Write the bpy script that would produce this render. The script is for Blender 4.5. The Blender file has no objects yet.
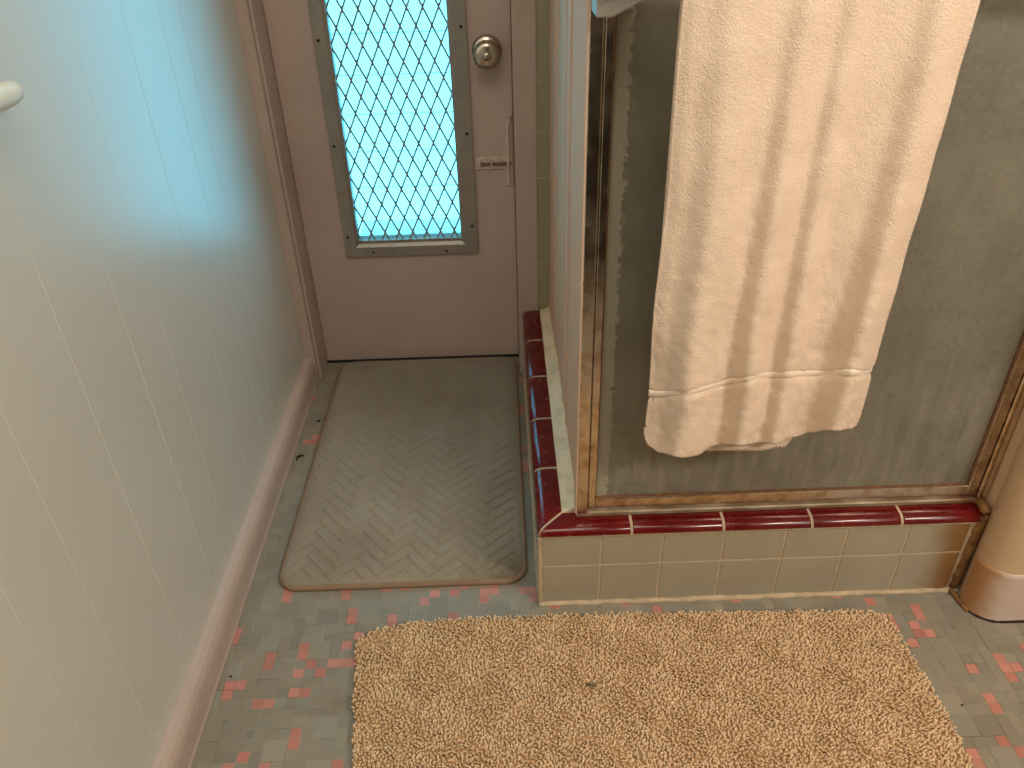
import bpy, bmesh, math, random
from mathutils import Vector, Matrix, noise as mnoise
random.seed(7)
C = bpy.context.scene.collection
PI = math.pi

# ------------------------------------------------------------------ materials
def lin(c):
    return tuple(((v/255)/12.92 if v/255 <= .04045 else (((v/255)+.055)/1.055)**2.4) for v in c)
def new_mat(name):
    m = bpy.data.materials.new(name); m.use_nodes = True
    nt = m.node_tree; b = nt.nodes['Principled BSDF']
    return m, nt, b
def setin(b, **k):
    for n, v in k.items(): b.inputs[n.replace('_', ' ')].default_value = v
def noise(nt, scale, detail=3, rough=.55, vec=None, dist=0):
    n = nt.nodes.new('ShaderNodeTexNoise'); n.inputs['Scale'].default_value = scale
    n.inputs['Detail'].default_value = detail; n.inputs['Roughness'].default_value = rough
    n.inputs['Distortion'].default_value = dist
    if vec is None:
        tc = nt.nodes.new('ShaderNodeTexCoord'); vec = tc.outputs['Object']
    nt.links.new(vec, n.inputs['Vector']); return n.outputs['Fac']
def ramp(nt, fac, p0, p1, c0=(0,0,0,1), c1=(1,1,1,1)):
    r = nt.nodes.new('ShaderNodeValToRGB')
    r.color_ramp.elements[0].position = p0; r.color_ramp.elements[1].position = p1
    r.color_ramp.elements[0].color = c0; r.color_ramp.elements[1].color = c1
    nt.links.new(fac, r.inputs['Fac']); return r.outputs['Color']
def mix(nt, fac, a, b, mode='MIX'):
    m = nt.nodes.new('ShaderNodeMix'); m.data_type = 'RGBA'; m.blend_type = mode
    for s, v in ((0, fac), (6, a), (7, b)):
        if isinstance(v, bpy.types.NodeSocket): nt.links.new(v, m.inputs[s])
        elif s == 0: m.inputs[0].default_value = v
        else: m.inputs[s].default_value = (*v[:3], 1)
    return m.outputs[2]
def math_(nt, op, a, b=None, clamp=False):
    m = nt.nodes.new('ShaderNodeMath'); m.operation = op; m.use_clamp = clamp
    for i, v in enumerate((a, b)):
        if v is None: continue
        if isinstance(v, bpy.types.NodeSocket): nt.links.new(v, m.inputs[i])
        else: m.inputs[i].default_value = v
    return m.outputs[0]
def maprange(nt, v, a, b, c=0., d=1., smooth=True):
    m = nt.nodes.new('ShaderNodeMapRange'); m.interpolation_type = 'SMOOTHSTEP' if smooth else 'LINEAR'
    nt.links.new(v, m.inputs[0])
    for i, x in zip((1, 2, 3, 4), (a, b, c, d)): m.inputs[i].default_value = x
    return m.outputs[0]
def xyz(nt):
    tc = nt.nodes.new('ShaderNodeTexCoord'); s = nt.nodes.new('ShaderNodeSeparateXYZ')
    nt.links.new(tc.outputs['Object'], s.inputs[0]); return s.outputs
def scaled(nt, sx, sy, sz):
    tc = nt.nodes.new('ShaderNodeTexCoord'); m = nt.nodes.new('ShaderNodeMapping')
    nt.links.new(tc.outputs['Object'], m.inputs[0]); m.inputs['Scale'].default_value = (sx, sy, sz)
    return m.outputs[0]
def bump(nt, b, h, strength=.3, dist=.002):
    n = nt.nodes.new('ShaderNodeBump'); n.inputs['Strength'].default_value = strength
    n.inputs['Distance'].default_value = dist
    nt.links.new(h, n.inputs['Height']); nt.links.new(n.outputs[0], b.inputs['Normal'])
def plain(name, col, rough=.5, var=.12, scale=18, bmp=0, bscale=120, metallic=0., spec=.5, coat=0.):
    m, nt, b = new_mat(name)
    c = lin(col); f = noise(nt, scale)
    dark = tuple(v*(1-var) for v in c); lite = tuple(min(1, v*(1+var)) for v in c)
    nt.links.new(mix(nt, ramp(nt, f, .3, .7), dark, lite), b.inputs['Base Color'])
    setin(b, Roughness=rough, Metallic=metallic); b.inputs['Specular IOR Level'].default_value = spec
    b.inputs['Coat Weight'].default_value = coat; b.inputs['Coat IOR'].default_value = 1.9 if coat > .9 else 1.5
    b.inputs['Coat Roughness'].default_value = .31
    if bmp: bump(nt, b, noise(nt, bscale), bmp, .001)
    return m

M = {}
M['wall'] = plain('satin_wall_paint', (204, 205, 196), .5, .02, 3, .04, 60, spec=1., coat=1.)
M['trim'] = plain('gloss_trim_paint', (188, 168, 156), .35, .05, 12, .06, 50)
M['door'] = plain('door_paint', (200, 178, 166), .42, .04, 7, .06, 40)
M['ceil'] = plain('ceiling_paint', (225, 215, 200), .8, .03)
M['back'] = plain('room_wall_paint', (205, 190, 165), .6, .04)
M['rwall'] = plain('corner_wall_plaster', (214, 182, 146), .5, .05, 9, .08, 40)
M['brown'] = plain('dark_wood', (26, 19, 14), .5, .3, 6)
M['grille'] = plain('grille_metal', (158, 142, 126), .5, .1, 60, metallic=.3)
M['alu'] = plain('brushed_aluminium', (168, 162, 152), .45, .08, 30, metallic=.55)
M['knob'] = plain('satin_nickel', (196, 186, 170), .24, .06, 30, metallic=1.)
M['black'] = plain('black_screw', (14, 14, 14), .5, .1)
M['crud'] = plain('dark_debris', (40, 30, 20), .9, .3, 200)
M['greenbit'] = plain('green_lint', (50, 62, 30), .9, .3, 200)
M['bolt'] = plain('painted_bolt', (212, 192, 176), .45, .15, 70)
M['rust'] = plain('rusty_bolt', (122, 84, 58), .6, .3, 90)
M['plastic'] = plain('ivory_plastic', (214, 210, 190), .3, .02)
M['panel'] = plain('partition_panel_paint', (216, 182, 154), .7, .03, 4, spec=.1)
M['grout'] = plain('cream_grout', (192, 172, 142), .85, .18, 40, .3, 200)
M['siding'] = plain('white_siding', (214, 212, 212), .7, .03)
M['hem'] = plain('towel_hem', (240, 220, 200), .9, .02, 60, .2, 400)
M['binding'] = plain('mat_binding', (140, 116, 92), .8, .12, 40, .2, 300)

def chrome():
    m, nt, b = new_mat('aged_chrome')
    f = noise(nt, 45, 5)
    nt.links.new(mix(nt, ramp(nt, f, .45, .75), lin((226, 214, 196)), lin((180, 150, 116))), b.inputs['Base Color'])
    nt.links.new(maprange(nt, noise(nt, 20, 4), .3, .8, .16, .36), b.inputs['Roughness'])
    setin(b, Metallic=1.); return m
M['chrome'] = chrome()
def track():
    m, nt, b = new_mat('limed_track_metal')
    f = noise(nt, 30, 5, .6, scaled(nt, .5, 1, 2))
    c = mix(nt, ramp(nt, f, .42, .68), lin((140, 118, 90)), lin((186, 170, 146)))
    x = xyz(nt)[0]
    st = maprange(nt, x, .68, .77)
    st = math_(nt, 'MULTIPLY', st, maprange(nt, noise(nt, 60, 4), .3, .6))
    nt.links.new(mix(nt, st, c, lin((132, 88, 36))), b.inputs['Base Color'])
    setin(b, Roughness=.55, Metallic=.3); bump(nt, b, f, .3, .002); return m
M['track'] = track()
def tile(name, col, stain=False):
    m, nt, b = new_mat(name)
    c = lin(col); f = noise(nt, 14, 3)
    o = mix(nt, f, tuple(v*.9 for v in c), tuple(v*1.1 for v in c))
    if stain:
        x = xyz(nt)[0]
        n = noise(nt, 11, 3, .5)
        e = math_(nt, 'ADD', x, math_(nt, 'MULTIPLY', math_(nt, 'SUBTRACT', n, .5), .08))
        s = maprange(nt, e, .67, .745, 0, .9)
        o = mix(nt, s, o, lin((134, 92, 42)))
    nt.links.new(o, b.inputs['Base Color'])
    setin(b, Roughness=.16 if not stain else .25); b.inputs['Specular IOR Level'].default_value = .5
    bump(nt, b, noise(nt, 25, 2), .05, .003)
    return m
M['tile'] = tile('grey_beige_tile', (168, 158, 136), True)
M['walltile'] = tile('wall_tile', (158, 152, 126))
def redtile():
    m, nt, b = new_mat('oxblood_glaze')
    f = noise(nt, 30, 4)
    nt.links.new(mix(nt, ramp(nt, f, .35, .75), lin((90, 8, 10)), lin((112, 20, 22))), b.inputs['Base Color'])
    setin(b, Roughness=.14); b.inputs['Coat Weight'].default_value = .0
    nt.links.new(maprange(nt, noise(nt, 50, 4), .45, .8, .16, .4), b.inputs['Roughness'])
    return m
M['red'] = redtile()
def caulk(name, base, dirty, thr=(.4, .65), sc=40):
    m, nt, b = new_mat(name)
    f = noise(nt, sc, 4)
    nt.links.new(mix(nt, ramp(nt, f, *thr), lin(base), lin(dirty)), b.inputs['Base Color'])
    setin(b, Roughness=.6); bump(nt, b, noise(nt, 90, 3), .4, .003); return m
M['caulk'] = caulk('silicone_caulk', (236, 214, 180), (196, 180, 140), (.45, .75), 25)
M['ocher'] = caulk('rusty_caulk', (158, 116, 62), (88, 56, 24), (.35, .7), 60)
def base_right():
    m, nt, b = new_mat('cove_base_paint')
    x = xyz(nt)[0]
    e = math_(nt, 'ADD', x, math_(nt, 'MULTIPLY', math_(nt, 'SUBTRACT', noise(nt, 25), .5), .03))
    nt.links.new(mix(nt, maprange(nt, e, .77, .81), lin((176, 128, 84)), lin((205, 184, 168))), b.inputs['Base Color'])
    setin(b, Roughness=.45); return m
M['cove'] = base_right()
def attr_mat(name, attr, rough, bmp=0, bscale=300, spec=.4):
    m, nt, b = new_mat(name)
    a = nt.nodes.new('ShaderNodeAttribute'); a.attribute_name = attr
    c = a.outputs['Color']
    c = mix(nt, 1., c, ramp(nt, noise(nt, 9, 4), .3, .75, (.86, .84, .80, 1), (1, 1, 1, 1)), 'MULTIPLY') if name == 'mosaic' else c
    nt.links.new(c, b.inputs['Base Color'])
    setin(b, Roughness=rough); b.inputs['Specular IOR Level'].default_value = spec
    if bmp: bump(nt, b, noise(nt, bscale), bmp, .001)
    return m
M['mosaic'] = attr_mat('mosaic', 'tint', .38, .1, 200, .4)
M['pile'] = attr_mat('rug_pile', 'tint', .95, 0, 300, .1)
M['fgrout'] = plain('floor_grout', (150, 140, 120), .9, .55, 22)
M['backing'] = plain('rug_backing', (196, 160, 116), .95, .1, 60)
def matcloth():
    m, nt, b = new_mat('mat_velour')
    f = noise(nt, 7, 4); g = noise(nt, 500, 2)
    c = mix(nt, ramp(nt, f, .3, .7), lin((138, 127, 111)), lin((154, 145, 128)))
    x, y, z = xyz(nt)
    ed = math_(nt, 'MULTIPLY', maprange(nt, x, -.24, -.04, 0, .7), maprange(nt, y, .16, .05, 0, 1))
    c = mix(nt, math_(nt, 'MULTIPLY', ed, maprange(nt, noise(nt, 30), .35, .6)), c, lin((106, 82, 54)))
    nt.links.new(c, b.inputs['Base Color'])
    setin(b, Roughness=.95, Sheen_Weight=.25); b.inputs['Specular IOR Level'].default_value = .15
    bump(nt, b, g, .35, .0008); return m
M['mat'] = matcloth()
def terry():
    m, nt, b = new_mat('terry_cloth')
    f = noise(nt, 420, 2); f2 = noise(nt, 30, 3)
    c = mix(nt, ramp(nt, f2, .3, .7), lin((230, 205, 180)), lin((238, 214, 191)))
    nt.links.new(c, b.inputs['Base Color'])
    setin(b, Roughness=.95, Sheen_Weight=.15); b.inputs['Specular IOR Level'].default_value = .1
    bump(nt, b, f, .8, .0016)
    return m
M['terry'] = terry()
def obscure():
    m, nt, b = new_mat('obscure_glass')
    x, y, z = xyz(nt)
    b.inputs['Base Color'].default_value = (.62, .60, .50, 1)
    setin(b, Roughness=.42, IOR=1.45, Transmission_Weight=1.)
    # soap scum: ragged band along the hinge edge, vertical streaks near the bottom
    n1 = noise(nt, 120, 4, .6)
    e = math_(nt, 'ADD', x, math_(nt, 'MULTIPLY', math_(nt, 'SUBTRACT', n1, .5), -.030))
    band = maprange(nt, e, .115, .122, 1, 0)
    st = noise(nt, 60, 4, .6, scaled(nt, 1, 1, .12))
    zz = maprange(nt, z, .22, .62, 1, .18)
    streak = math_(nt, 'MULTIPLY', maprange(nt, st, .32, .72), zz)
    blot = math_(nt, 'MULTIPLY', maprange(nt, noise(nt, 9, 5, .6), .35, .75), .35)
    fine = math_(nt, 'MULTIPLY', maprange(nt, noise(nt, 160, 3), .3, .8), .25)
    s = math_(nt, 'ADD', math_(nt, 'MULTIPLY', streak, .45), math_(nt, 'ADD', blot, fine))
    s = math_(nt, 'ADD', math_(nt, 'MULTIPLY', s, .5), math_(nt, 'MULTIPLY', band, 1.1), clamp=True)
    s = math_(nt, 'ADD', s, .41, clamp=True)
    d = nt.nodes.new('ShaderNodeBsdfPrincipled')
    d.inputs['Base Color'].default_value = (*lin((158, 152, 134)), 1); d.inputs['Roughness'].default_value = .5
    mx = nt.nodes.new('ShaderNodeMixShader'); nt.links.new(s, mx.inputs[0])
    nt.links.new(b.outputs[0], mx.inputs[1]); nt.links.new(d.outputs[0], mx.inputs[2])
    bn = nt.nodes.new('ShaderNodeBump'); bn.inputs['Strength'].default_value = .35; bn.inputs['Distance'].default_value = .002
    nt.links.new(noise(nt, 110, 3), bn.inputs['Height'])
    nt.links.new(bn.outputs[0], b.inputs['Normal']); nt.links.new(bn.outputs[0], d.inputs['Normal'])
    nt.links.new(mx.outputs[0], nt.nodes['Material Output'].inputs['Surface']); return m
M['obscure'] = obscure()
def clear():
    m, nt, b = new_mat('clear_pane')
    t = nt.nodes.new('ShaderNodeBsdfTransparent'); t.inputs[0].default_value = (.93, .99, 1, 1)
    g = nt.nodes.new('ShaderNodeBsdfGlossy'); g.inputs['Roughness'].default_value = .02
    fr = nt.nodes.new('ShaderNodeFresnel'); fr.inputs[0].default_value = 1.3
    mx = nt.nodes.new('ShaderNodeMixShader'); nt.links.new(fr.outputs[0], mx.inputs[0])
    nt.links.new(t.outputs[0], mx.inputs[1]); nt.links.new(g.outputs[0], mx.inputs[2])
    nt.links.new(mx.outputs[0], nt.nodes['Material Output'].inputs['Surface']); return m
M['clear'] = clear()

# ------------------------------------------------------------------ mesh helpers
class MB:
    def __init__(s): s.v = []; s.f = []; s.smooth = []
    def add(s, vs, fs, smooth=False):
        o = len(s.v); s.v += [tuple(v) for v in vs]
        for f in fs: s.f.append(tuple(o+i for i in f)); s.smooth.append(smooth)
        return s
    def box(s, x0, x1, y0, y1, z0, z1):
        vs = [(x, y, z) for z in (z0, z1) for y in (y0, y1) for x in (x0, x1)]
        return s.add(vs, [(0,2,3,1), (4,5,7,6), (0,1,5,4), (2,6,7,3), (0,4,6,2), (1,3,7,5)])
    def extrude(s, prof, a, b, fn, closed=True, smooth=False, caps=True):
        n = len(prof)
        vs = [fn(p, a) for p in prof] + [fn(p, b) for p in prof]
        fs = [(i, (i+1) % n, n+(i+1) % n, n+i) for i in range(n if closed else n-1)]
        s.add(vs, fs, smooth)
        if closed and caps: s.add(vs, [tuple(range(n))[::-1], tuple(range(n, 2*n))])
        return s
    def tube(s, pts, rad, seg=10, cap=True):
        pts = [Vector(p) for p in pts]; rings = []
        rs = rad if isinstance(rad, (list, tuple)) else [rad]*len(pts)
        for i, p in enumerate(pts):
            t = (pts[min(i+1, len(pts)-1)]-pts[max(i-1, 0)]).normalized()
            up = Vector((0, 0, 1)) if abs(t.z) < .9 else Vector((1, 0, 0))
            a = t.cross(up).normalized(); b = t.cross(a)
            rings.append([p+(a*math.cos(k*2*PI/seg)+b*math.sin(k*2*PI/seg))*rs[i] for k in range(seg)])
        vs = [v for r in rings for v in r]; fs = []
        for i in range(len(rings)-1):
            for k in range(seg): fs.append((i*seg+k, i*seg+(k+1) % seg, (i+1)*seg+(k+1) % seg, (i+1)*seg+k))
        s.add(vs, fs, True)
        if cap: s.add(rings[0], [tuple(range(seg))], False); s.add(rings[-1], [tuple(range(seg))[::-1]], False)
        return s
    def lathe_y(s, prof, cx, cz, seg=40):      # (y, r) profile about an axis along y
        vs = [(cx+r*math.cos(k*2*PI/seg), y, cz+r*math.sin(k*2*PI/seg)) for y, r in prof for k in range(seg)]
        fs = [(i*seg+k, i*seg+(k+1) % seg, (i+1)*seg+(k+1) % seg, (i+1)*seg+k) for i in range(len(prof)-1) for k in range(seg)]
        return s.add(vs, fs, True)
    def build(s, name, mat, parent=None, bevel=0, seg=2, merge=False):
        me = bpy.data.meshes.new(name); me.from_pydata(s.v, [], s.f); me.materials.append(M[mat])
        me.polygons.foreach_set('use_smooth', s.smooth)
        bm = bmesh.new(); bm.from_mesh(me)
        if merge: bmesh.ops.remove_doubles(bm, verts=bm.verts, dist=1e-6)
        bmesh.ops.recalc_face_normals(bm, faces=bm.faces); bm.to_mesh(me); bm.free()
        o = bpy.data.objects.new(name, me); C.objects.link(o)
        if parent: o.parent = parent; o.location = -Vector(parent_loc(parent))
        if bevel:
            md = o.modifiers.new('Bevel', 'BEVEL'); md.width = bevel; md.segments = seg; md.limit_method = 'ANGLE'
            md.harden_normals = False
        return o
def parent_loc(p):
    l = Vector((0, 0, 0))
    while p: l += p.location; p = p.parent
    return l
def thing(name, label, cat, loc=(0, 0, 0), kind=None):
    o = bpy.data.objects.new(name, None); C.objects.link(o); o.location = loc; o.empty_display_size = .05
    o['label'] = label; o['category'] = cat
    if kind: o['kind'] = kind
    return o
def tag(o, label, cat=None, kind=None, group=None):
    o['label'] = label
    if cat: o['category'] = cat
    if kind: o['kind'] = kind
    if group: o['group'] = group
    return o

D, DJ, T = .884, .80, .108
XW = -.58
# ------------------------------------------------------------------ floor (mosaic of one, two and four unit tiles)
def make_floor():
    U = .0187; x0, x1, y0, y1 = XW-.02, 1.62, -2.2, .98
    nx, ny = int((x1-x0)/U), int((y1-y0)/U)
    used = [[False]*ny for _ in range(nx)]
    mb = MB(); cols = []
    rr = random.Random(11)
    greys = [(150,143,128), (144,137,122), (154,147,131), (147,139,124), (142,137,125), (151,143,127), (147,144,131)]
    pinks = [(198,132,120), (204,140,128), (190,126,112), (196,138,126)]
    def put(i, j, w, h, pk):
        for a in range(w):
            for b in range(h): used[i+a][j+b] = True
        g = .0006
        X0, X1, Y0, Y1 = x0+i*U+g, x0+(i+w)*U-g, y0+j*U+g, y0+(j+h)*U-g
        dz = rr.uniform(-.0001, .0001)
        mb.add([(X0, Y0, dz), (X1, Y0, dz), (X1, Y1, dz), (X0, Y1, dz)], [(0, 1, 2, 3)])
        c = lin(rr.choice(pinks if pk else greys)); k = rr.uniform(.93, 1.07)
        cols.extend([(c[0]*k, c[1]*k, c[2]*k, 1)]*4)
    for i in range(1, nx-2):
        for j in range(1, ny-2):
            if rr.random() < .062 and not used[i][j]:
                put(i, j, 1, 1, True); q = rr.random()
                a, b = (i, j+1) if q < .38 else (i+1, j) if q < .55 else (i+1, j+1) if q < .68 else (i, j)
                if not used[a][b]: put(a, b, 1, 1, True)
    for i in range(nx):
        for j in range(ny):
            if used[i][j]: continue
            q = rr.random(); w, h = (2, 2) if q < .38 else (2, 1) if q < .60 else (1, 2) if q < .82 else (1, 1)
            if i+w > nx or j+h > ny or any(used[i+a][j+b] for a in range(w) for b in range(h)): w = h = 1
            put(i, j, w, h, False)
    fl = MB().box(x0-.1, x1+.1, y0-.1, y1+.02, -.05, -.0006).build('floor', 'fgrout')
    tag(fl, 'small mosaic tiled bathroom floor in grey with scattered pink squares', kind='structure')
    me = bpy.data.meshes.new('mosaic_tiles'); me.from_pydata(mb.v, [], mb.f); me.materials.append(M['mosaic'])
    at = me.color_attributes.new('tint', 'FLOAT_COLOR', 'POINT')
    at.data.foreach_set('color', [v for c in cols for v in c])
    o = bpy.data.objects.new('mosaic_tiles', me); C.objects.link(o); o.parent = fl
make_floor()

# ------------------------------------------------------------------ room shell
# left wall: painted boards with V-grooves at uneven spacing
gr = [-2.1, -1.93, -1.66, -1.5, -1.27, -1.12, -.93, -.74, -.58, -.42, -.31, -.162, -.016, .087, .25, .388, .478]
prof = [(XW-.08, -2.3), (XW, -2.3)]
for g in gr: prof += [(XW, g-.0008), (XW-.0006, g), (XW, g+.0008)]
prof += [(XW, .93), (XW-.08, .93)]
o = MB().extrude(prof, 0, 2.42, lambda p, t: (p[0], p[1], t)).build('wall_left', 'wall')
tag(o, 'white painted wall of grooved boards on the left', kind='structure')
prof = [(XW, 0), (-.5545, 0), (-.5545, .004), (-.5560, .008), (-.5562, .045), (-.5580, .056), (-.5625, .0655), (-.570, .0715), (XW, .0745)]
o = MB().extrude(prof, -2.2, .793, lambda p, t: (p[0], t, p[1])).build('baseboard_left', 'trim', bevel=.001)
tag(o, 'pinkish cream baseboard along the left wall', kind='structure')
# wall holding the door and the tiled part beside it
w = MB().box(XW-.08, -.0, D, D+.1, 2.02, 2.42).box(.034, .87, DJ+.0012, D+.1, 0, 2.42).box(-.02, .04, D, D+.1, 2.02, 2.42)
o = w.build('wall_back', 'grout'); tag(o, 'wall around the entry door', kind='structure')
wt = MB(); z = -.007
while z < 2.3:
    x = .0385
    while x < .78:
        x1 = min(x+.1065, .784)
        wt.box(x, x1, DJ, DJ+.008, max(z+.001, 0), z+T-.001); x += .1085
    z += T
o = wt.build('wall_tiles', 'walltile', o, bevel=.0012)
o['label'] = 'grey green glazed wall tiles'
tag(MB().box(-.68, 1.72, -2.3, 1.0, 2.4, 2.45).build('ceiling', 'ceil'), 'cream bathroom ceiling', kind='structure')
tag(MB().box(-.68, 1.72, -2.3, -2.2, 0, 2.42).build('wall_front', 'back'), 'cream wall behind the viewer', kind='structure')
tag(MB().box(1.6, 1.7, -2.3, .0, 0, 2.42).build('wall_side', 'back'), 'cream wall on the far right', kind='structure')
dd = MB().box(-.35, .45, -2.2, -2.165, 0, 2.03).build('added_dark_door', 'brown', bevel=.003)  # unseen door, added so the chrome frame has something dark to reflect
tag(dd, 'added dark door behind the viewer for the chrome to reflect', kind='structure')
MB().lathe_y([(-2.165, .0), (-2.165, .012), (-2.13, .012), (-2.125, .026), (-2.1, .028), (-2.095, .0)], -.28, .96, 20).build('door_knob', 'knob', dd)
cb = thing('added_dark_cabinet', 'added dark cabinet behind the viewer, mirrored in the chrome frame', 'cabinet', (.15, -1.5, 0))  # added out of view, a dark stand-in for the viewer mirrored in chrome
MB().box(-.30, .62, -1.75, -1.22, .08, .84).box(-.28, .60, -1.72, -1.26, 0, .08).build('body', 'brown', cb, bevel=.003)
MB().box(-.32, .64, -1.77, -1.20, .84, .87).build('countertop', 'brown', cb, bevel=.004)
for a, b in ((-.285, .155), (.165, .605)):
    dd = MB().box(a, b, -1.22, -1.202, .10, .82).build('door', 'brown', cb, bevel=.003)
    MB().tube([((a+b)/2, -1.203, .5), ((a+b)/2, -1.185, .5)], [.006, .013], 14).build('knob', 'black', dd)
# right wall with its rounded plaster corner
def corner(off):
    r = .046; cx, cy = .818, -.071+r
    pts = [(.786-off, .88), (.786-off, .004), (.777-off, -.006)]
    for k in range(0, 11):
        a = PI + k*(PI/2)/10
        pts.append((cx+(r+off)*math.cos(a), cy+(r+off)*math.sin(a)))
    pts.append((1.6, -.071-off)); return pts
p = corner(0) + [(1.6, .0), (.87, .0), (.87, .88)]
o = MB().extrude(p, 0, 2.42, lambda q, t: (q[0], q[1], t), smooth=False).build('wall_right', 'rwall')
tag(o, 'cream plaster wall end with rounded corner right of the shower', kind='structure')
for pl in o.data.polygons: pl.use_smooth = abs(pl.normal.z) < .5 and pl.area < .1
b0 = corner(.004)[3:]; b1 = corner(0)[3:]
cv = MB()
lay = [(.0, .007), (.004, .0055), (.012, .004), (.104, .004), (.110, .003), (.1125, .0)]
rows = [[(*q, z) for q in corner(f)[3:]] for z, f in lay]
n = len(rows[0]); vs = [v for r in rows for v in r]
cv.add(vs, [(i*n+k, i*n+k+1, (i+1)*n+k+1, (i+1)*n+k) for i in range(len(rows)-1) for k in range(n-1)], True)
o = cv.build('baseboard_right', 'cove'); tag(o, 'pale cove base wrapping the rounded corner, stained brown at its left end', kind='structure')

gl = MB(); gp = corner(.0075)[2:]
gl.tube([(x, y, .0008) for x, y in gp], [.0024+.0006*math.sin(k*2.3) for k in range(len(gp))], 8)
g_ = gl.build('grime_seam', 'crud', o); g_['label'] = 'dark dirty seam at the foot of the base'

# ------------------------------------------------------------------ door trim
c = MB().box(XW, -.553, .793, D+.1, 0, 2.05).box(-.553, -.5462, .8, D+.1, 0, 2.03).box(-.548, -.53, D+.039, D+.1, 0, 2.05)
c.tube([(-.5545, .7945, 0.002), (-.5545, .7945, 2.04)], .0022, 8)
tag(c.build('trim_1', 'trim', bevel=.0018), 'pinkish cream casing and jamb left of the entry door', kind='structure')
c = MB().box(-.013, .038, DJ-.002, D+.1, 0, 2.05).box(-.035, -.012, D+.039, D+.1, 0, 2.05)
tag(c.build('trim_2', 'trim', bevel=.002), 'pinkish cream jamb right of the entry door', kind='structure')
c = MB().box(XW, .06, .80, D+.1, 2.03, 2.1)
tag(c.build('trim_3', 'trim', bevel=.002), 'cream head casing over the entry door', kind='structure')
tag(MB().box(-.548, -.011, D-.004, D+.08, -.0005, .003).build('trim_4', 'brown'), 'dark threshold strip under the entry door', kind='structure')

# ------------------------------------------------------------------ entry door
gx0, gx1, gz0, gz1 = -.412, -.152, .350, 1.76
fx0, fx1, fz0, fz1 = -.4475, -.1105, .3175, 1.795
s = MB()
hx0, hx1, hz0, hz1 = gx0-.01, gx1+.01, gz0-.01, gz1+.01
for (a, b, cc, d2) in ((-.5450, hx0, .006, 2.028), (hx1, -.0145, .006, 2.028), (hx0, hx1, .006, hz0), (hx0, hx1, hz1, 2.028)):
    s.box(a, b, D, D+.038, cc, d2)
door = s.build('door_1', 'door'); tag(door, 'cream entry door with a tall grilled window', kind='structure')
def frame_ring(y0, y1, o4, i4, mb):
    # bevelled picture frame ring
    (a, b, cc, d2), (e, f, g, h) = o4, i4
    O = [(a, cc), (b, cc), (b, d2), (a, d2)]; I = [(e, g), (f, g), (f, h), (e, h)]
    m_ = .25
    Mi = [(p[0]*(1-m_)+q[0]*m_, p[1]*(1-m_)+q[1]*m_) for p, q in zip(I, O)]
    vs = [(x, y1, z) for x, z in O]+[(x, y0, z) for x, z in O]+[(x, y0, z) for x, z in Mi]+[(x, y0+.006, z) for x, z in I]+[(x, y1+.02, z) for x, z in I]
    fs = [(r*4+k, r*4+(k+1) % 4, (r+1)*4+(k+1) % 4, (r+1)*4+k) for r in range(4) for k in range(4)]
    mb.add(vs, fs)
f = MB(); frame_ring(D-.009, D, (fx0, fx1, fz0, fz1), (gx0, gx1, gz0, gz1), f)
wf = f.build('window_frame', 'alu', door, bevel=.0008)
sc = [(-.437, z) for z in (.371, .60, .833, 1.06, 1.29, 1.52, 1.75)]+[(-.123, z) for z in (.39, .62, .852, 1.08, 1.31, 1.54, 1.76)]+[(-.377, .328), (-.191, .326), (-.377, 1.785), (-.191, 1.785)]
for x, z in sc:
    MB().lathe_y([(D-.0115, 0), (D-.0112, .0025), (D-.009, .0036), (D-.0085, .0036)], x, z, 12).build('screw', 'black', wf)
MB().box(gx0-.008, gx1+.008, D+.024, D+.029, gz0-.008, gz1+.008).build('window_pane', 'clear', door)
# expanded metal grille
def clip(p, q):
    t0, t1 = 0., 1.; dx, dz = q[0]-p[0], q[1]-p[1]
    for d_, lo, hi, s0 in ((dx, gx0-.004, gx1+.004, p[0]), (dz, gz0-.004, gz1+.004, p[1])):
        ta, tb = (lo-s0)/d_, (hi-s0)/d_
        if ta > tb: ta, tb = tb, ta
        t0, t1 = max(t0, ta), min(t1, tb)
    return (t0, t1) if t1 > t0 else None
g = MB(); W_, H_ = .0350, .0738
slope = H_/W_
ax0, az0 = -.379, .5225
L = gz1-gz0+.1
for sgn in (1, -1):
    for k in range(-60, 70):
        xb = ax0+k*W_+sgn*(gz0-.05-az0)/slope
        p, q = (xb, gz0-.05), (xb+sgn*L/slope, gz0-.05+L)
        r = clip(p, q)
        if not r: continue
        a = Vector((p[0]+(q[0]-p[0])*r[0], p[1]+(q[1]-p[1])*r[0])); b = Vector((p[0]+(q[0]-p[0])*r[1], p[1]+(q[1]-p[1])*r[1]))
        if (b-a).length < .004: continue
        dr = (b-a).normalized(); nn = Vector((-dr.y, dr.x))*.0020
        y0 = D+.006+(.0008 if sgn > 0 else 0); y1 = y0+.002
        P4 = [a+nn, a-nn, b-nn, b+nn]
        g.add([(v.x, y, v.y) for y in (y0, y1) for v in P4], [(0, 1, 2, 3), (7, 6, 5, 4), (0, 4, 5, 1), (1, 5, 6, 2), (2, 6, 7, 3), (3, 7, 4, 0)])
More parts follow.
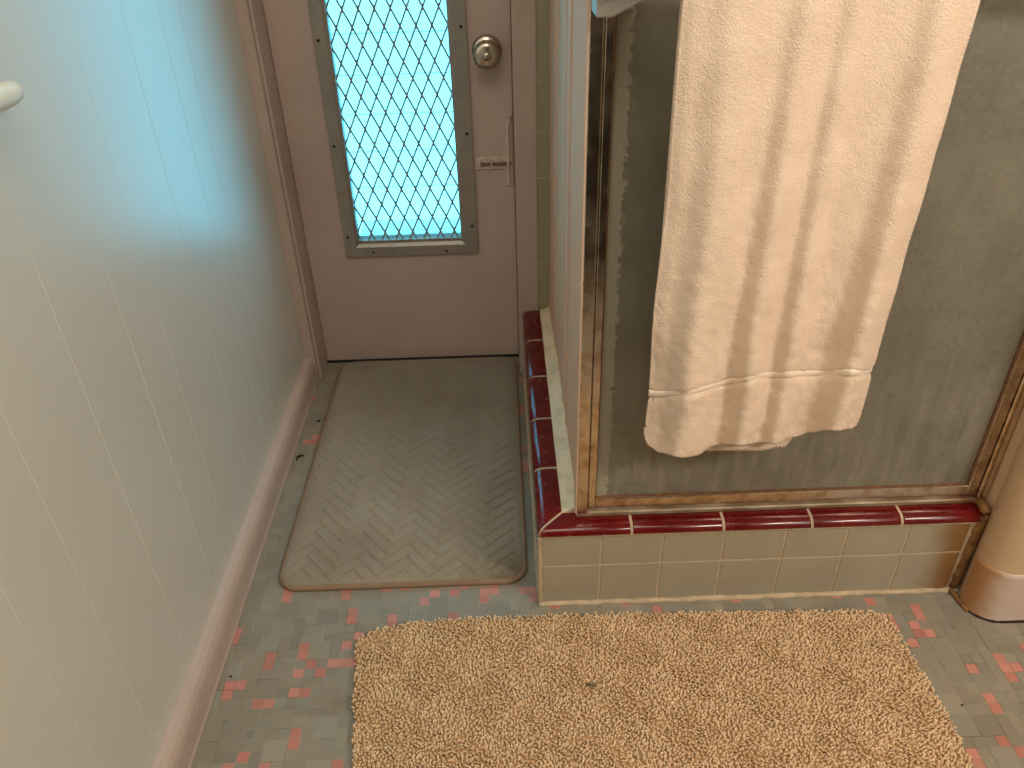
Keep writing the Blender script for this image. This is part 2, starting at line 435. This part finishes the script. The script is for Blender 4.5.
# thickened knuckles where strands meet
k = 0; z = az0-12*H_/2
while z < gz1:
    if z > gz0:
        off = (k % 2)*W_/2; x = ax0-4*W_+off
        while x < gx1:
            if x > gx0:
                g.add([(x+dx, y, z+dz) for y in (D+.0052, D+.0094) for dx, dz in ((0, -.007), (.0022, -.003), (.0022, .003), (0, .007), (-.0022, .003), (-.0022, -.003))],
                      [(0,1,2,3,4,5), (11,10,9,8,7,6)]+[(i, (i+1) % 6, 6+(i+1) % 6, 6+i) for i in range(6)])
            x += W_
    z += H_/2; k += 1
g.box(gx0-.002, gx1+.002, D+.001, D+.012, gz0-.003, gz0+.006)
g.build('security_grille', 'grille', door)
kb = MB().lathe_y([(D, .0), (D, .034), (D-.006, .033), (D-.010, .028), (D-.012, .016), (D-.026, .014), (D-.032, .020), (D-.040, .0285), (D-.050, .031), (D-.058, .0275), (D-.062, .018), (D-.0625, .0)], -.068, .80, 48).build('door_knob', 'knob', door)
MB().lathe_y([(D-.0622, .0), (D-.0622, .0095), (D-.0655, .009), (D-.066, 0)], -.068, .80, 24).build('lock_button', 'knob', kb)
bt = MB().box(-.108, -.029, D-.004, D, .531, .562).build('slide_bolt', 'bolt', door, bevel=.0015)
MB().tube([(-.102, D-.008, .546), (-.02, D-.008, .546)], .0032, 12).build('bolt_rod', 'rust', bt)
MB().box(-.100, -.094, D-.012, D-.003, .536, .557).box(-.070, -.066, D-.0125, D-.003, .537, .556).build('bolt_guide', 'bolt', bt, bevel=.0012)
hk = MB().tube([(-.020, D-.006, .655), (-.0255, D-.010, .645), (-.028, D-.008, .62), (-.0265, D-.008, .58), (-.029, D-.008, .53), (-.025, D-.007, .495)], [.003, .0045, .004, .0045, .004, .002], 8)
hk.tube([(-.020, D-.006, .652), (-.0165, D-.010, .662), (-.015, D-.006, .668)], .0022, 8)
hk.box(-.033, -.018, D-.004, D, .49, .65)
hk.build('latch_hook', 'bolt', door, bevel=.001)

# outside the door window
sd = MB(); z = -.7
while z < 1.95:
    sd.box(-3, 2.4, 2.80, 2.825, z, z+.172); z += .175
sd.box(-3, 2.4, 2.825, 2.9, -.7, 2.1)
o = sd.build('neighbouring_wall', 'siding'); tag(o, 'pale lapped siding wall seen outside through the door window', 'wall', kind='structure')
tag(MB().box(-.415, -.10, D+.04, D+.13, .25, .354).build('window_sill', 'siding'), 'pale ledge outside the bottom of the door window', kind='structure')

# ------------------------------------------------------------------ shower curb
curb = thing('shower_curb', 'tiled shower step with grey beige tiles and an oxblood red cap', 'shower curb', (.38, .05, 0))
core = MB().box(.0012, .772, .0012, .072, 0, .182).box(.0012, .072, .06, DJ-.002, 0, .182)
core.build('grout_core', 'grout', curb, bevel=.002)
tf = MB(); g = .0016
for k in range(7):
    x0, x1 = T*k+(g if k else .004), T*(k+1)-g
    tf.box(x0, x1, 0, .006, .004, .0985-g); tf.box(x0, x1, 0, .006, .0985+g, .1685)
for k in range(8):
    y0, y1 = T*k+(g if k else .004), min(T*(k+1)-g, DJ-.003)
    tf.box(0, .006, y0, y1, .004, .0985-g); tf.box(0, .006, y0, y1, .0985+g, .1685)
tf.build('face_tiles', 'tile', curb, bevel=.0012)
# bullnose caps: each cap a rounded glazed bar, mitred at the corner
def nose(i):   # depth from outer face, height
    P_ = [(.001, .1705)]
    for k in range(9):
        a = k/8*PI/2; P_.append((-.004+.017*(1-math.cos(a)), .174+.0145*math.sin(a)))
    P_ += [(.026, .1892), (.0415, .1890), (.0415, .178), (.005, .1705)]
    return P_
NP = nose(0)
def front_pt(p, x): return (x, p[0], p[1])
def side_pt(p, y): return (p[0], y, p[1])
cap = MB(); gg = .0022
fb = [0, .160, .320, .4735, .630, .774]
for k in range(5):
    a, b = fb[k], fb[k+1]
    if k == 0:   # mitred end
        vs = [(p[0]+.0015, p[0]-.0005, p[1]) for p in NP]+[(b-gg, p[0], p[1]) for p in NP]
    else: vs = [(a+gg, p[0], p[1]) for p in NP]+[(b-gg, p[0], p[1]) for p in NP]
    n = len(NP); fs = [(i, (i+1) % n, n+(i+1) % n, n+i) for i in range(n)]
    cap.add(vs, fs+[tuple(range(n))[::-1], tuple(range(n, 2*n))])
sb = [0, .166, .326, .486, .646, .797]
for k in range(5):
    a, b = sb[k], sb[k+1]
    if k == 0: vs = [(p[0], p[0]+.003, p[1]) for p in NP]+[(p[0], b-gg, p[1]) for p in NP]
    else: vs = [(p[0], a+gg, p[1]) for p in NP]+[(p[0], b-gg, p[1]) for p in NP]
    cap.add(vs, fs+[tuple(range(n))[::-1], tuple(range(n, 2*n))])
o = cap.build('cap_tiles', 'red', curb, bevel=.0016, seg=3); o['label'] = 'glossy oxblood red bullnose tiles'
for pl in o.data.polygons: pl.use_smooth = True
# grout between the caps
gj = MB()
GP = [(p[0]+.0012, p[1]-.0008) for p in NP]
for a in fb[1:-1]: gj.extrude(GP, a-gg-.0005, a+gg+.0005, lambda p, t: (t, p[0], p[1]))
for a in sb[1:-1]: gj.extrude(GP, a-gg-.0005, a+gg+.0005, lambda p, t: (p[0], t, p[1]))
gj.add([(p[0]-.001, p[0]+.0045, p[1]) for p in GP]+[(p[0]+.003, p[0]-.0025, p[1]) for p in GP], fs+[tuple(range(n))[::-1], tuple(range(n, 2*n))])
o = gj.build('cap_grout', 'grout', curb)
# caulk strip between caps and partition, lumpy
ck = MB(); N = 90; rows = []
rc = random.Random(3); ph = [rc.uniform(0, 6) for _ in range(6)]
for i in range(N):
    y = .040+(DJ-.044)*i/(N-1)
    wv = .0025*math.sin(y*38+ph[0])+.0015*math.sin(y*90+ph[1])
    sq = .0012*math.sin(y*61+ph[2])
    x0 = .0405+sq; x1 = .0655+(.0 if y > .12 else 0); h = .1985+wv*.8
    rows.append([(x0, y, .1865), (x0+.002, y, .1895+sq), (x0+.010, y, .1925+wv*.5), (x0+.019+wv*.5, y, .195+wv), (x1, y, h+.003), (.071, y, h+.003), (.071, y, .180)])
n = 7
ck.add([v for r in rows for v in r], [(i*n+k, i*n+k+1, (i+1)*n+k+1, (i+1)*n+k) for i in range(N-1) for k in range(n-1)], True)
ck.add(rows[0], [tuple(range(n))]); ck.add(rows[-1], [tuple(range(n))[::-1]])
o = ck.build('caulk_strip', 'caulk', curb); o['label'] = 'lumpy greenish white caulk'
# beads of grout where curb meets floor and corner
bd = MB(); rb = random.Random(5)
pts = [(x/100*.775-.002, -.002+rb.uniform(-.001, .001), .002) for x in range(0, 101, 2)]
bd.tube(pts, [rb.uniform(.0045, .0065) for _ in pts], 8)
pts = [(.0+rb.uniform(-.0008, .0008), .0005, z/100*.166+.002) for z in range(0, 101, 5)]
bd.tube(pts, [rb.uniform(.0034, .0048) for _ in pts], 8)
pts = [(-.001, y/100*.79, .002) for y in range(0, 101, 4)]
bd.tube(pts, [rb.uniform(.003, .005) for _ in pts], 8)
bd.tube([(x/100*.770, .0015, .1700) for x in range(0, 101, 5)], [rb.uniform(.0024, .0034) for _ in range(21)], 8)
bd.build('edge_grout', 'grout', curb)
rc = random.Random(9); ru = MB()
pts = [(.7715+rc.uniform(-.0015, .0015)-.004*(1-t/24), .004+rc.uniform(-.0012, .0012), .002+t/24*.182) for t in range(25)]
ru.tube(pts, [rc.uniform(.0085, .0105) for _ in pts], 12)
pts = [(.776+rc.uniform(-.002, .001), .0+t/5*.04, .190+.004*math.sin(t)) for t in range(6)]
ru.tube(pts, [.007, .0095, .008, .009, .007, .005], 10)
pts = [(.700+t/10*.075, .0425+rc.uniform(-.001, .001), .191) for t in range(11)]
ru.tube(pts, [.002+.0005*t for t in range(11)], 8)
ru.tube([(.760+.008*t/5+rc.uniform(-.002, .002), -.003-.05*t/5*t/5, .003) for t in range(6)], [.006, .006, .005, .005, .004, .003], 8)
o = ru.build('rusty_caulk', 'ocher', curb); o['label'] = 'crusty ochre and rust stained caulk'

# ------------------------------------------------------------------ shower partition, pan, enclosure
pt = thing('shower_partition', 'white upright partition panel on the left side of the shower', 'partition', (.072, .42, .19))
q = MB().box(.069, .081, .052, DJ-.001, .19, 1.9)
q.build('panel', 'panel', pt, bevel=.001)
MB().box(.0640, .0690, .027, .056, .196, 1.9).build('front_strip', 'panel', pt, bevel=.001)
MB().box(.0655, .0705, .59, DJ-.002, .192, 1.9).build('edge_strip', 'panel', pt, bevel=.0015)
MB().box(.0662, .0705, .283, .29, .2, 1.9).box(.0678, .0705, .29, .362, .2, 1.9).box(.0662, .0705, .362, .37, .2, 1.9).build('batten', 'panel', pt, bevel=.0012)

pan = MB().box(.081, .786, .073, DJ-.001, 0, .05).build('shower_pan', 'grout', bevel=.004)
tag(pan, 'shower floor behind the obscure glass door', 'shower pan')

enc = thing('shower_enclosure', 'obscure glass shower door in an aged chrome frame on the tiled curb', 'shower door', (.42, .04, .19))
YD = .036
# sill track (stepped), jambs, header
sp = [(.0415, .188), (.030, .188), (.0285, .190), (.0285, .196), (.031, .1985), (.036, .199), (.036, .206), (.058, .206), (.058, .188)]
MB().extrude(sp, .0655, .778, lambda p, t: (t, p[0], p[1])).build('sill_track', 'track', enc, bevel=.0006)
def post(x0, x1, z0, z1, name, par, grooves, mat='chrome', y0=.026, y1=.06):
    P_ = [(x0, y1), (x0, y0+.002), (x0+.002, y0)]
    for gx in grooves: P_ += [(gx-.0012, y0), (gx-.0008, y0+.003), (gx+.0008, y0+.003), (gx+.0012, y0)]
    P_ += [(x1-.002, y0), (x1, y0+.002), (x1, y1)]
    return MB().extrude(P_, z0, z1, lambda p, t: (p[0], p[1], t)).build(name, mat, par, bevel=.0005)
post(.0655, .0855, .199, 1.86, 'wall_jamb', enc, [])
post(.7665, .784, .199, 1.86, 'wall_jamb', enc, [.773])
MB().box(.0655, .784, .022, .062, 1.86, 1.9).build('header_rail', 'chrome', enc, bevel=.003)
dr = MB().box(.0865, .0985, .030, .046, .208, 1.855).box(.7475, .7655, .030, .046, .208, 1.855).box(.0985, .7475, .030, .046, .208, .2275).box(.0985, .7475, .030, .046, 1.83, 1.855)
door_leaf = dr.build('door_leaf', 'chrome', enc, bevel=.0014)
door_leaf['label'] = 'aged chrome door frame'
MB().box(.0975, .7485, .036, .041, .226, 1.832).build('glass_panel', 'obscure', door_leaf)
# dark rubber gasket round the glass
MB().box(.0985, .7475, .0325, .0362, .2275, .2305).box(.7448, .7475, .0325, .0362, .2275, 1.83).box(.0985, .1, .0325, .0362, .2275, 1.83).build('gasket', 'rust', door_leaf)
# towel bar with brackets, on the door leaf
tb = MB().tube([(.085, -.052, 1.046), (.755, -.052, 1.046)], .0095, 20).build('towel_bar', 'chrome', enc)
for xs, sg in ((.086, 1), (.754, -1)):
    br = MB()
    # plate on the stile plus a flared arm reaching out to the bar
    P_ = [(0, 1.0035), (.018, 1.0035), (.050, 1.019), (.050, 1.075), (0, 1.075)]
    vs = [(xs+sg*(a-.018), y, z) for y in (.029, -.03) for a, z in P_]
    br.add(vs, [(0,1,2,3,4), (9,8,7,6,5)]+[(i, (i+1) % 5, 5+(i+1) % 5, 5+i) for i in range(5)])
    br.box(xs-.010, xs+.010, -.064, -.028, 1.032, 1.062)
    br.build('bar_bracket', 'alu', tb, bevel=.002)

# ------------------------------------------------------------------ towel
tw = thing('bath_towel', 'peach cream terry bath towel hanging over the shower door bar', 'towel', (.335, -.052, .37))
X0, X1 = .1560, .4730
ridges = [(.165, .085, 1.05), (.415, .052, .95), (.575, .040, .65), (.865, .062, 1.15)]
def fold(u, t):       # t: 0 at the bar, 1 at the hem
    s = 0
    for c0, sg, a in ridges:
        cc = c0+.02*math.sin(3*t+c0*9)*t
        du = u-cc; sgl = sg*(.8 if du < 0 else 1.5)
        s += a*math.exp(-(du/sgl)**2)
    return s*(.007+.024*min(1, t*1.2))
def bottom(u):        # hem height across the front layer
    x = [0, .03, .08, .16, .24, .33, .44, .60, .70, .78, .84, .90, 1.0]
    z = [.444, .426, .414, .409, .411, .424, .4275, .427, .433, .442, .449, .448, .4465]
    for i in range(len(x)-1):
        if u <= x[i+1]:
            k = (u-x[i])/(x[i+1]-x[i]); k = k*k*(3-2*k); return z[i]*(1-k)+z[i+1]*k
    return z[-1]
NU, NV = 130, 230
YB, ZB, RB = -.052, 1.046, .0135
def front_sheet():
    vs = []; fs = []
    rt = random.Random(4)
    # over the bar, from the back side
    arc = 14
    tot = arc+NV
    for j in range(tot+1):
        for i in range(NU+1):
            u = i/NU
            x = X0+(X1-X0)*u
            if j <= arc:
                y = YB + RB*(1-2*j/arc)
                f0 = fold(u, 0)
                vs.append((x+u*.009+.002*(1-u), y-f0*(j/arc), ZB+math.sqrt(max(0, RB*RB-(y-YB)**2))))
            else:
                t = (j-arc)/NV
                zb = bottom(u)+.62*(fold(u, 1)-.013); z = ZB+(zb-ZB)*t
                f_ = fold(u, t)
                # hem pinch where the woven band crosses
                hz = .514+.029*min(1, u*2.2)**1.3+.6*(fold(u, .85)-.012)
                pinch = -.0030*math.exp(-((z-hz)/.006)**2)+ (.0012 if z < hz else 0)
                edge = -.006*math.exp(-(u/.03)**2)-.005*math.exp(-((1-u)/.025)**2)
                wob = .0016*math.sin(x*70+z*23)*t + .0012*math.sin(x*31-z*57)
                y = YB-RB-f_-pinch-edge*1.0-wob*.6
                xx = x+.004*math.sin(z*17)*t*(1-u)-.004*math.exp(-((z-hz)/.008)**2)*(-1 if u < .02 else 1 if u > .98 else 0)
                xx += (-.006*(1-u)+.0*u)*max(0, (t-.8)*5)*(1-2*abs(0)) 
                xx += u*(.009*(1-t)**1.5-.004*t)+.002*(1-u)*(1-t)
                # rough pile
                y += rt.uniform(-.0003, .0003)+.0032*t*(mnoise.noise(Vector((x*38, z*13, 0)))+.5*mnoise.noise(Vector((x*90, z*60, 3))))
                if u == 0 and t > .97: xx += .008*(t-.97)/.03
                vs.append((xx, y, z))
    w_ = NU+1
    fs = [(j*w_+i, j*w_+i+1, (j+1)*w_+i+1, (j+1)*w_+i) for j in range(tot) for i in range(NU)]
    return vs, fs
vs, fs = front_sheet()
mb = MB(); mb.add(vs, fs, True)
o = mb.build('front_layer', 'terry', tw)
sol = o.modifiers.new('Solid', 'SOLIDIFY'); sol.thickness = .006; sol.offset = 0
# back layer between bar and glass, its corner showing below the front
vs = []; NB = 60
for j in range(121):
    t = j/120
    for i in range(NB+1):
        u = i/NB
        x0 = X0+.004; x1 = X1-.004-(X1-.377)*max(0, min(1, (t-.55)/.45))**1.6
        x = x0+(x1-x0)*u
        zb = .400+.030*max(0, 1-u*2.2)-.004*u
        y = YB+RB-.001-.012*t-.003*t*math.sin(u*9)-.0*u
        y -= .028*max(0, (t-.9)/.1)*math.sin(min(1, u*1.1)*PI)**.5 * .35
        vs.append((x, y, ZB+(zb-ZB)*t))
w_ = NB+1
o = MB().add(vs, [(j*w_+i, j*w_+i+1, (j+1)*w_+i+1, (j+1)*w_+i) for j in range(120) for i in range(NB)], True).build('back_layer', 'terry', tw)
sol = o.modifiers.new('Solid', 'SOLIDIFY'); sol.thickness = .005; sol.offset = 0
# woven band across the front, following the folds
band = MB(); vs = []
for j in range(5):
    for i in range(NU+1):
        u = i/NU; hz = .516+.029*min(1, u*2.2)**1.3+.6*(fold(u, .85)-.012); z = hz+.011*(.5-j/4)
        t = (ZB-z)/(ZB-bottom(u)-.62*(fold(u, 1)-.013))
        y = YB-RB-fold(u, t)-.0022-(.0006 if j in (1, 3) else 0. if j == 2 else -.002)
        y += .006*math.exp(-(u/.03)**2)+.005*math.exp(-((1-u)/.025)**2)
        x = X0+(X1-X0)*u-.004*(1-u)*0+(.004*math.sin(z*17)*t-.006*max(0, (t-.8)*5))*(1-u)
        vs.append((x-u*.0035, y, z))
band.add(vs, [(j*w_+i, j*w_+i+1, (j+1)*w_+i+1, (j+1)*w_+i) for w_ in (NU+1,) for j in range(4) for i in range(NU)], True)
o = band.build('woven_band', 'hem', tw)
sol = o.modifiers.new('Solid', 'SOLIDIFY'); sol.thickness = .0015; sol.offset = 0
# stitched fringe loops at the lower hems
fr = MB(); rt = random.Random(8)
for k in range(46):
    u = .16+k*.0115 if k < 40 else .0
    if k >= 40: continue
    x = X0+(X1-X0)*u-.003; z = bottom(u)+.62*(fold(u, 1)-.013); t = 1
    y = YB-RB-fold(u, 1)-.001
    fr.tube([(x, y, z+.004), (x+.0008, y-.0022, z), (x+rt.uniform(-.001, .001), y, z-.0035)], [.0011, .0014, .0008], 6)
for k in range(26):
    x = .240+k*.0050
    fr.tube([(x, -.054, .4035), (x+.001, -.0575, .3995), (x, -.055, .396)], [.0011, .0014, .0008], 6)
fr.build('hem_stitching', 'hem', tw)

# ------------------------------------------------------------------ grey bath mat
mt = thing('bath_mat', 'grey brown quilted herringbone mat lying before the entry door', 'mat', (-.262, .455, 0))
MX0, MX1, MY0, MY1, RR = -.502, -.022, .050, .868, .042
def edge_dist(x, y):     # distance inside a rounded rectangle
    cx, cy = (MX0+MX1)/2, (MY0+MY1)/2
    qx, qy = abs(x-cx)-(MX1-MX0)/2+RR, abs(y-cy)-(MY1-MY0)/2+RR
    return -(math.hypot(max(qx, 0), max(qy, 0))+min(max(qx, qy), 0)-RR)
def herring(x, y):
    w = .0235; nn = 3
    c_, s_ = math.cos(PI/4-.06), math.sin(PI/4-.06)
    a, b = (x*c_+y*s_)/w, (-x*s_+y*c_)/w
    i, j = math.floor(a), math.floor(b); k = (i-j) % (2*nn)
    if k < nn:
        du = min(a-(i-k), (i-k+nn)-a); dv = min(b-j, j+1-b)
    else:
        m_ = 2*nn-1-k; du = min(b-(j-m_), (j-m_+nn)-b); dv = min(a-i, i+1-a)
    return min(du, dv)*w
NX, NY = 290, 500
vs = []; idx = {}; fs = []
for j in range(NY+1):
    for i in range(NX+1):
        x = MX0+(MX1-MX0)*i/NX; y = MY0+(MY1-MY0)*j/NY
        # pull corners in to the rounded outline
        cx, cy = (MX0+MX1)/2, (MY0+MY1)/2
        hx, hy = (MX1-MX0)/2-RR, (MY1-MY0)/2-RR
        qx, qy = max(abs(x-cx)-hx, 0), max(abs(y-cy)-hy, 0)
        if qx > 0 and qy > 0:
            m_ = max(qx, qy); l = math.hypot(qx, qy); kx = qx*m_/l; ky = qy*m_/l
            x = cx+math.copysign(hx+kx, x-cx); y = cy+math.copysign(hy+ky, y-cy)
        e = max(0, edge_dist(x, y))
        inset = .008
        hgt = .0075+.0125*(1-math.exp(-max(0, e-inset*.4)/.010))
        gv = herring(x, y)
        depth = .0040*math.exp(-(gv/.0017)**2)-.0006*math.exp(-((gv-.006)/.003)**2)
        fade = min(1, max(0, (e-.008)/.012))*(1-.65*max(0, min(1, (y-.5)/.3)))
        hgt -= depth*fade
        hgt += .0008*math.sin(x*23+1)*math.sin(y*17)
        vs.append((x, y, hgt))
w_ = NX+1
fs = [(j*w_+i, j*w_+i+1, (j+1)*w_+i+1, (j+1)*w_+i) for j in range(NY) for i in range(NX)]
MB().add(vs, fs, True).build('quilted_top', 'mat', mt)
# bound edge: a bead around the outline
pts = []
def rr_pts(inset, n=14):
    o_ = []
    for cx, cy, a0 in ((MX1-RR, MY0+RR, -PI/2), (MX1-RR, MY1-RR, 0), (MX0+RR, MY1-RR, PI/2), (MX0+RR, MY0+RR, PI)):
        for k in range(n+1):
            a = a0+k/n*PI/2; o_.append((cx+(RR-inset)*math.cos(a), cy+(RR-inset)*math.sin(a)))
    return o_
be = MB(); rp = [(.0, .0006), (-.0015, .0035), (-.001, .008), (.002, .0108), (.006, .0112), (.009, .0095), (.010, .0006)]
rings = [rr_pts(a) for a, z in rp]; n = len(rings[0])
be.add([(p[0], p[1], rp[r][1]) for r in range(len(rp)) for p in rings[r]], [(r*n+k, r*n+(k+1) % n, ((r+1) % len(rp))*n+(k+1) % n, ((r+1) % len(rp))*n+k) for r in range(len(rp)) for k in range(n)], True)
be.build('bound_edge', 'binding', mt)

# ------------------------------------------------------------------ beige shag rug
rg = thing('shag_rug', 'tan beige deep pile bath rug on the mosaic floor before the shower', 'rug', (.15, -.33, 0))
def rug_out(y):        # left and right edges at depth y
    l = -.331+max(0, (-.085-y))*.12; r = .618+.012*math.sin(min(1, max(0, (-.06-y)/.3))*PI*.8)
    return l, r
def rug_top(x):
    u = (x+.33)/.95
    return -.031-.012*(u**2)*1.6-.045*math.exp(-((x+.336)/.055))-.012*math.exp(-((.62-x)/.03))
def inside(x, y):
    l, r = rug_out(y); return l < x < r and -.62 < y < rug_top(x)
bk = MB(); N = 40
top = [(-.33+.945*i/N, ) for i in range(N+1)]
outl = [(x[0], rug_top(x[0])-.004) for x in top]+[(rug_out(y)[1]-.006, y) for y in [-.12-.5*k/20 for k in range(20)]]+[(.60, -.615), (-.27, -.615)]+[(rug_out(y)[0]+.004, y) for y in [-.6+.5*k/20 for k in range(20)]]
bk.extrude(outl, .0005, .0065, lambda p, t: (p[0], p[1], t))
bk.build('backing', 'backing', rg)
rt = random.Random(21); S = .0046
vs = []; fs = []; cols = []
y = -.615
shades = [lin(c) for c in ((226,196,156), (232,202,164), (220,188,148), (236,208,170), (224,194,156))]
def lump(x, y): return math.sin(x*61+y*23)*math.sin(y*53-x*17)+.6*math.sin(x*140+2)*math.sin(y*120+1)
while y < -.03:
    x = -.345
    while x < .64:
        px, py = x+rt.uniform(-.4, .4)*S, y+rt.uniform(-.4, .4)*S
        if inside(px, py):
            h = .0140+rt.uniform(-.002, .002)+.0007*lump(px, py)
            a = lump(px*.7, py*.7+3)*2+rt.uniform(-1.2, 1.2); ln = rt.uniform(.0005, .004)
            lx, ly = ln*math.cos(a), ln*math.sin(a)-.0012
            r0 = rt.uniform(.0019, .0026); ph = rt.uniform(0, 2)
            o_ = len(vs)
            for (f_, rr_, zz) in ((0, .8, .004), (.35, 1.1, .55*h), (.8, 1.0, .88*h), (1.15, .45, h)):
                for k in range(4):
                    b = ph+k*PI/2+f_*1.2
                    vs.append((px+lx*f_+r0*rr_*math.cos(b), py+ly*f_+r0*rr_*math.sin(b), zz))
            for r in range(3):
                for k in range(4): fs.append((o_+r*4+k, o_+r*4+(k+1) % 4, o_+(r+1)*4+(k+1) % 4, o_+(r+1)*4+k))
            fs.append((o_+12, o_+13, o_+14, o_+15))
            c = rt.choice(shades); k_ = rt.uniform(.9, 1.08)
            cols += [(c[0]*k_, c[1]*k_, c[2]*k_, 1)]*16
        x += S
    y += S
me = bpy.data.meshes.new('pile'); me.from_pydata(vs, [], fs); me.materials.append(M['pile'])
at = me.color_attributes.new('tint', 'FLOAT_COLOR', 'POINT'); at.data.foreach_set('color', [v for c in cols for v in c])
me.polygons.foreach_set('use_smooth', [True]*len(fs))
o = bpy.data.objects.new('pile', me); C.objects.link(o); o.parent = rg; o.location = -rg.location; o['kind'] = 'stuff'

# ------------------------------------------------------------------ small things
lv = MB().tube([(-.556, -.30, .972), (-.556, -.137, .966), (-.556, -.124, .966), (-.556, -.118, .966), (-.556, -.115, .966)], [.012, .0125, .0105, .007, .002], 20)
o = thing('lever_handle', 'rounded ivory lever handle on the panelled left wall', 'handle', (XW, -.2, .96))
lv.build('lever', 'plastic', o)
mtb = MB(); mtb.box(XW-.0005, XW+.006, -.27, -.21, .93, .99); mtb.tube([(XW, -.24, .965), (-.562, -.24, .968)], .012, 16)
mtb.build('mounting_plate', 'plastic', o, bevel=.002)

def curl(name, cx, cy, cz, r, a0, a1, w, mat, label, cat, group=None):
    pts = [(cx+r*math.cos(a0+(a1-a0)*k/10), cy+r*math.sin(a0+(a1-a0)*k/10), cz+w*.9) for k in range(11)]
    o = MB().tube(pts, [w*(.35+.65*math.sin(PI*min(.95, k/10+.05))) for k in range(11)], 6).build(name, mat)
    tag(o, label, cat, group=group); return o
curl('dried_curl', -.534, .456, 0, .0105, PI*.35, PI*1.25, .0028, 'crud', 'dark curled bit of debris on the floor left of the quilted mat', 'debris')
curl('crumb', -.520, .60, 0, .003, 0, PI*.9, .003, 'crud', 'small brown crumb on the floor near the door casing', 'debris')
curl('crumb', -.537, -.137, 0, .001, 0, PI, .0022, 'crud', 'tiny dark crumb on the floor near the left baseboard', 'debris')
curl('crumb', .667, -.240, 0, .001, 0, PI, .0016, 'crud', 'tiny dark crumb on the floor right of the tan rug', 'debris')
l_ = MB()
for dx, dy, r in ((0, 0, .0032), (.006, -.002, .0024), (-.003, .003, .002), (.011, .003, .0016)):
    l_.tube([(.072+dx-r, -.190+dy, .0175), (.072+dx, -.190+dy+.001, .0195), (.072+dx+r, -.190+dy, .0178)], [.0008, r*.7, .0008], 6)
tag(l_.build('lint', 'greenbit'), 'dark green bit of lint caught in the tan rug', 'debris')

# ------------------------------------------------------------------ light
w = bpy.data.worlds.new('World'); bpy.context.scene.world = w; w.use_nodes = True
nt = w.node_tree; bg = nt.nodes['Background']
bg.inputs[0].default_value = (.125, .70, 1.0, 1); bg.inputs[1].default_value = 7.5
def area(name, loc, rot, size, sy, power, col):
    l = bpy.data.lights.new(name, 'AREA'); l.shape = 'RECTANGLE'; l.size = size; l.size_y = sy; l.energy = power; l.color = col
    o = bpy.data.objects.new(name, l); C.objects.link(o); o.location = loc; o.rotation_euler = rot; return o
area('ceiling_lamp', (.0, -.85, 2.36), (0, 0, 0), .9, .9, 13, (1, .93, .82))
area('vanity_lamp', (1.35, -1.5, 1.95), (math.radians(50), 0, math.radians(35)), .6, .25, 23, (1, .89, .75))
area('bathroom_window', (1.57, -1.25, 1.35), (math.radians(80), 0, math.radians(70)), .7, .8, 8, (1, .97, .94))

# ------------------------------------------------------------------ camera
cd = bpy.data.cameras.new('camera'); cam = bpy.data.objects.new('camera', cd); C.objects.link(cam)
cd.sensor_width = 36; cd.lens = 795.2/1024*36; cd.clip_start = .01
pi_, ya, ro = (math.radians(v) for v in (-33.534, .298, -1.784))
fw = Vector((math.sin(ya)*math.cos(pi_), math.cos(ya)*math.cos(pi_), math.sin(pi_)))
r = fw.cross(Vector((0, 0, 1))).normalized(); u = r.cross(fw)
r2 = r*math.cos(ro)+u*math.sin(ro); u2 = -r*math.sin(ro)+u*math.cos(ro)
mw = Matrix((r2, u2, -fw)).transposed().to_4x4(); mw.translation = (-.0451, -1.0045, 1.1581)
cam.matrix_world = mw
S_ = bpy.context.scene; S_.camera = cam
S_.view_settings.view_transform = 'Standard'; S_.view_settings.look = 'None'
S_.view_settings.gamma = 1; S_.view_settings.use_curve_mapping = False; S_.view_settings.exposure = 0
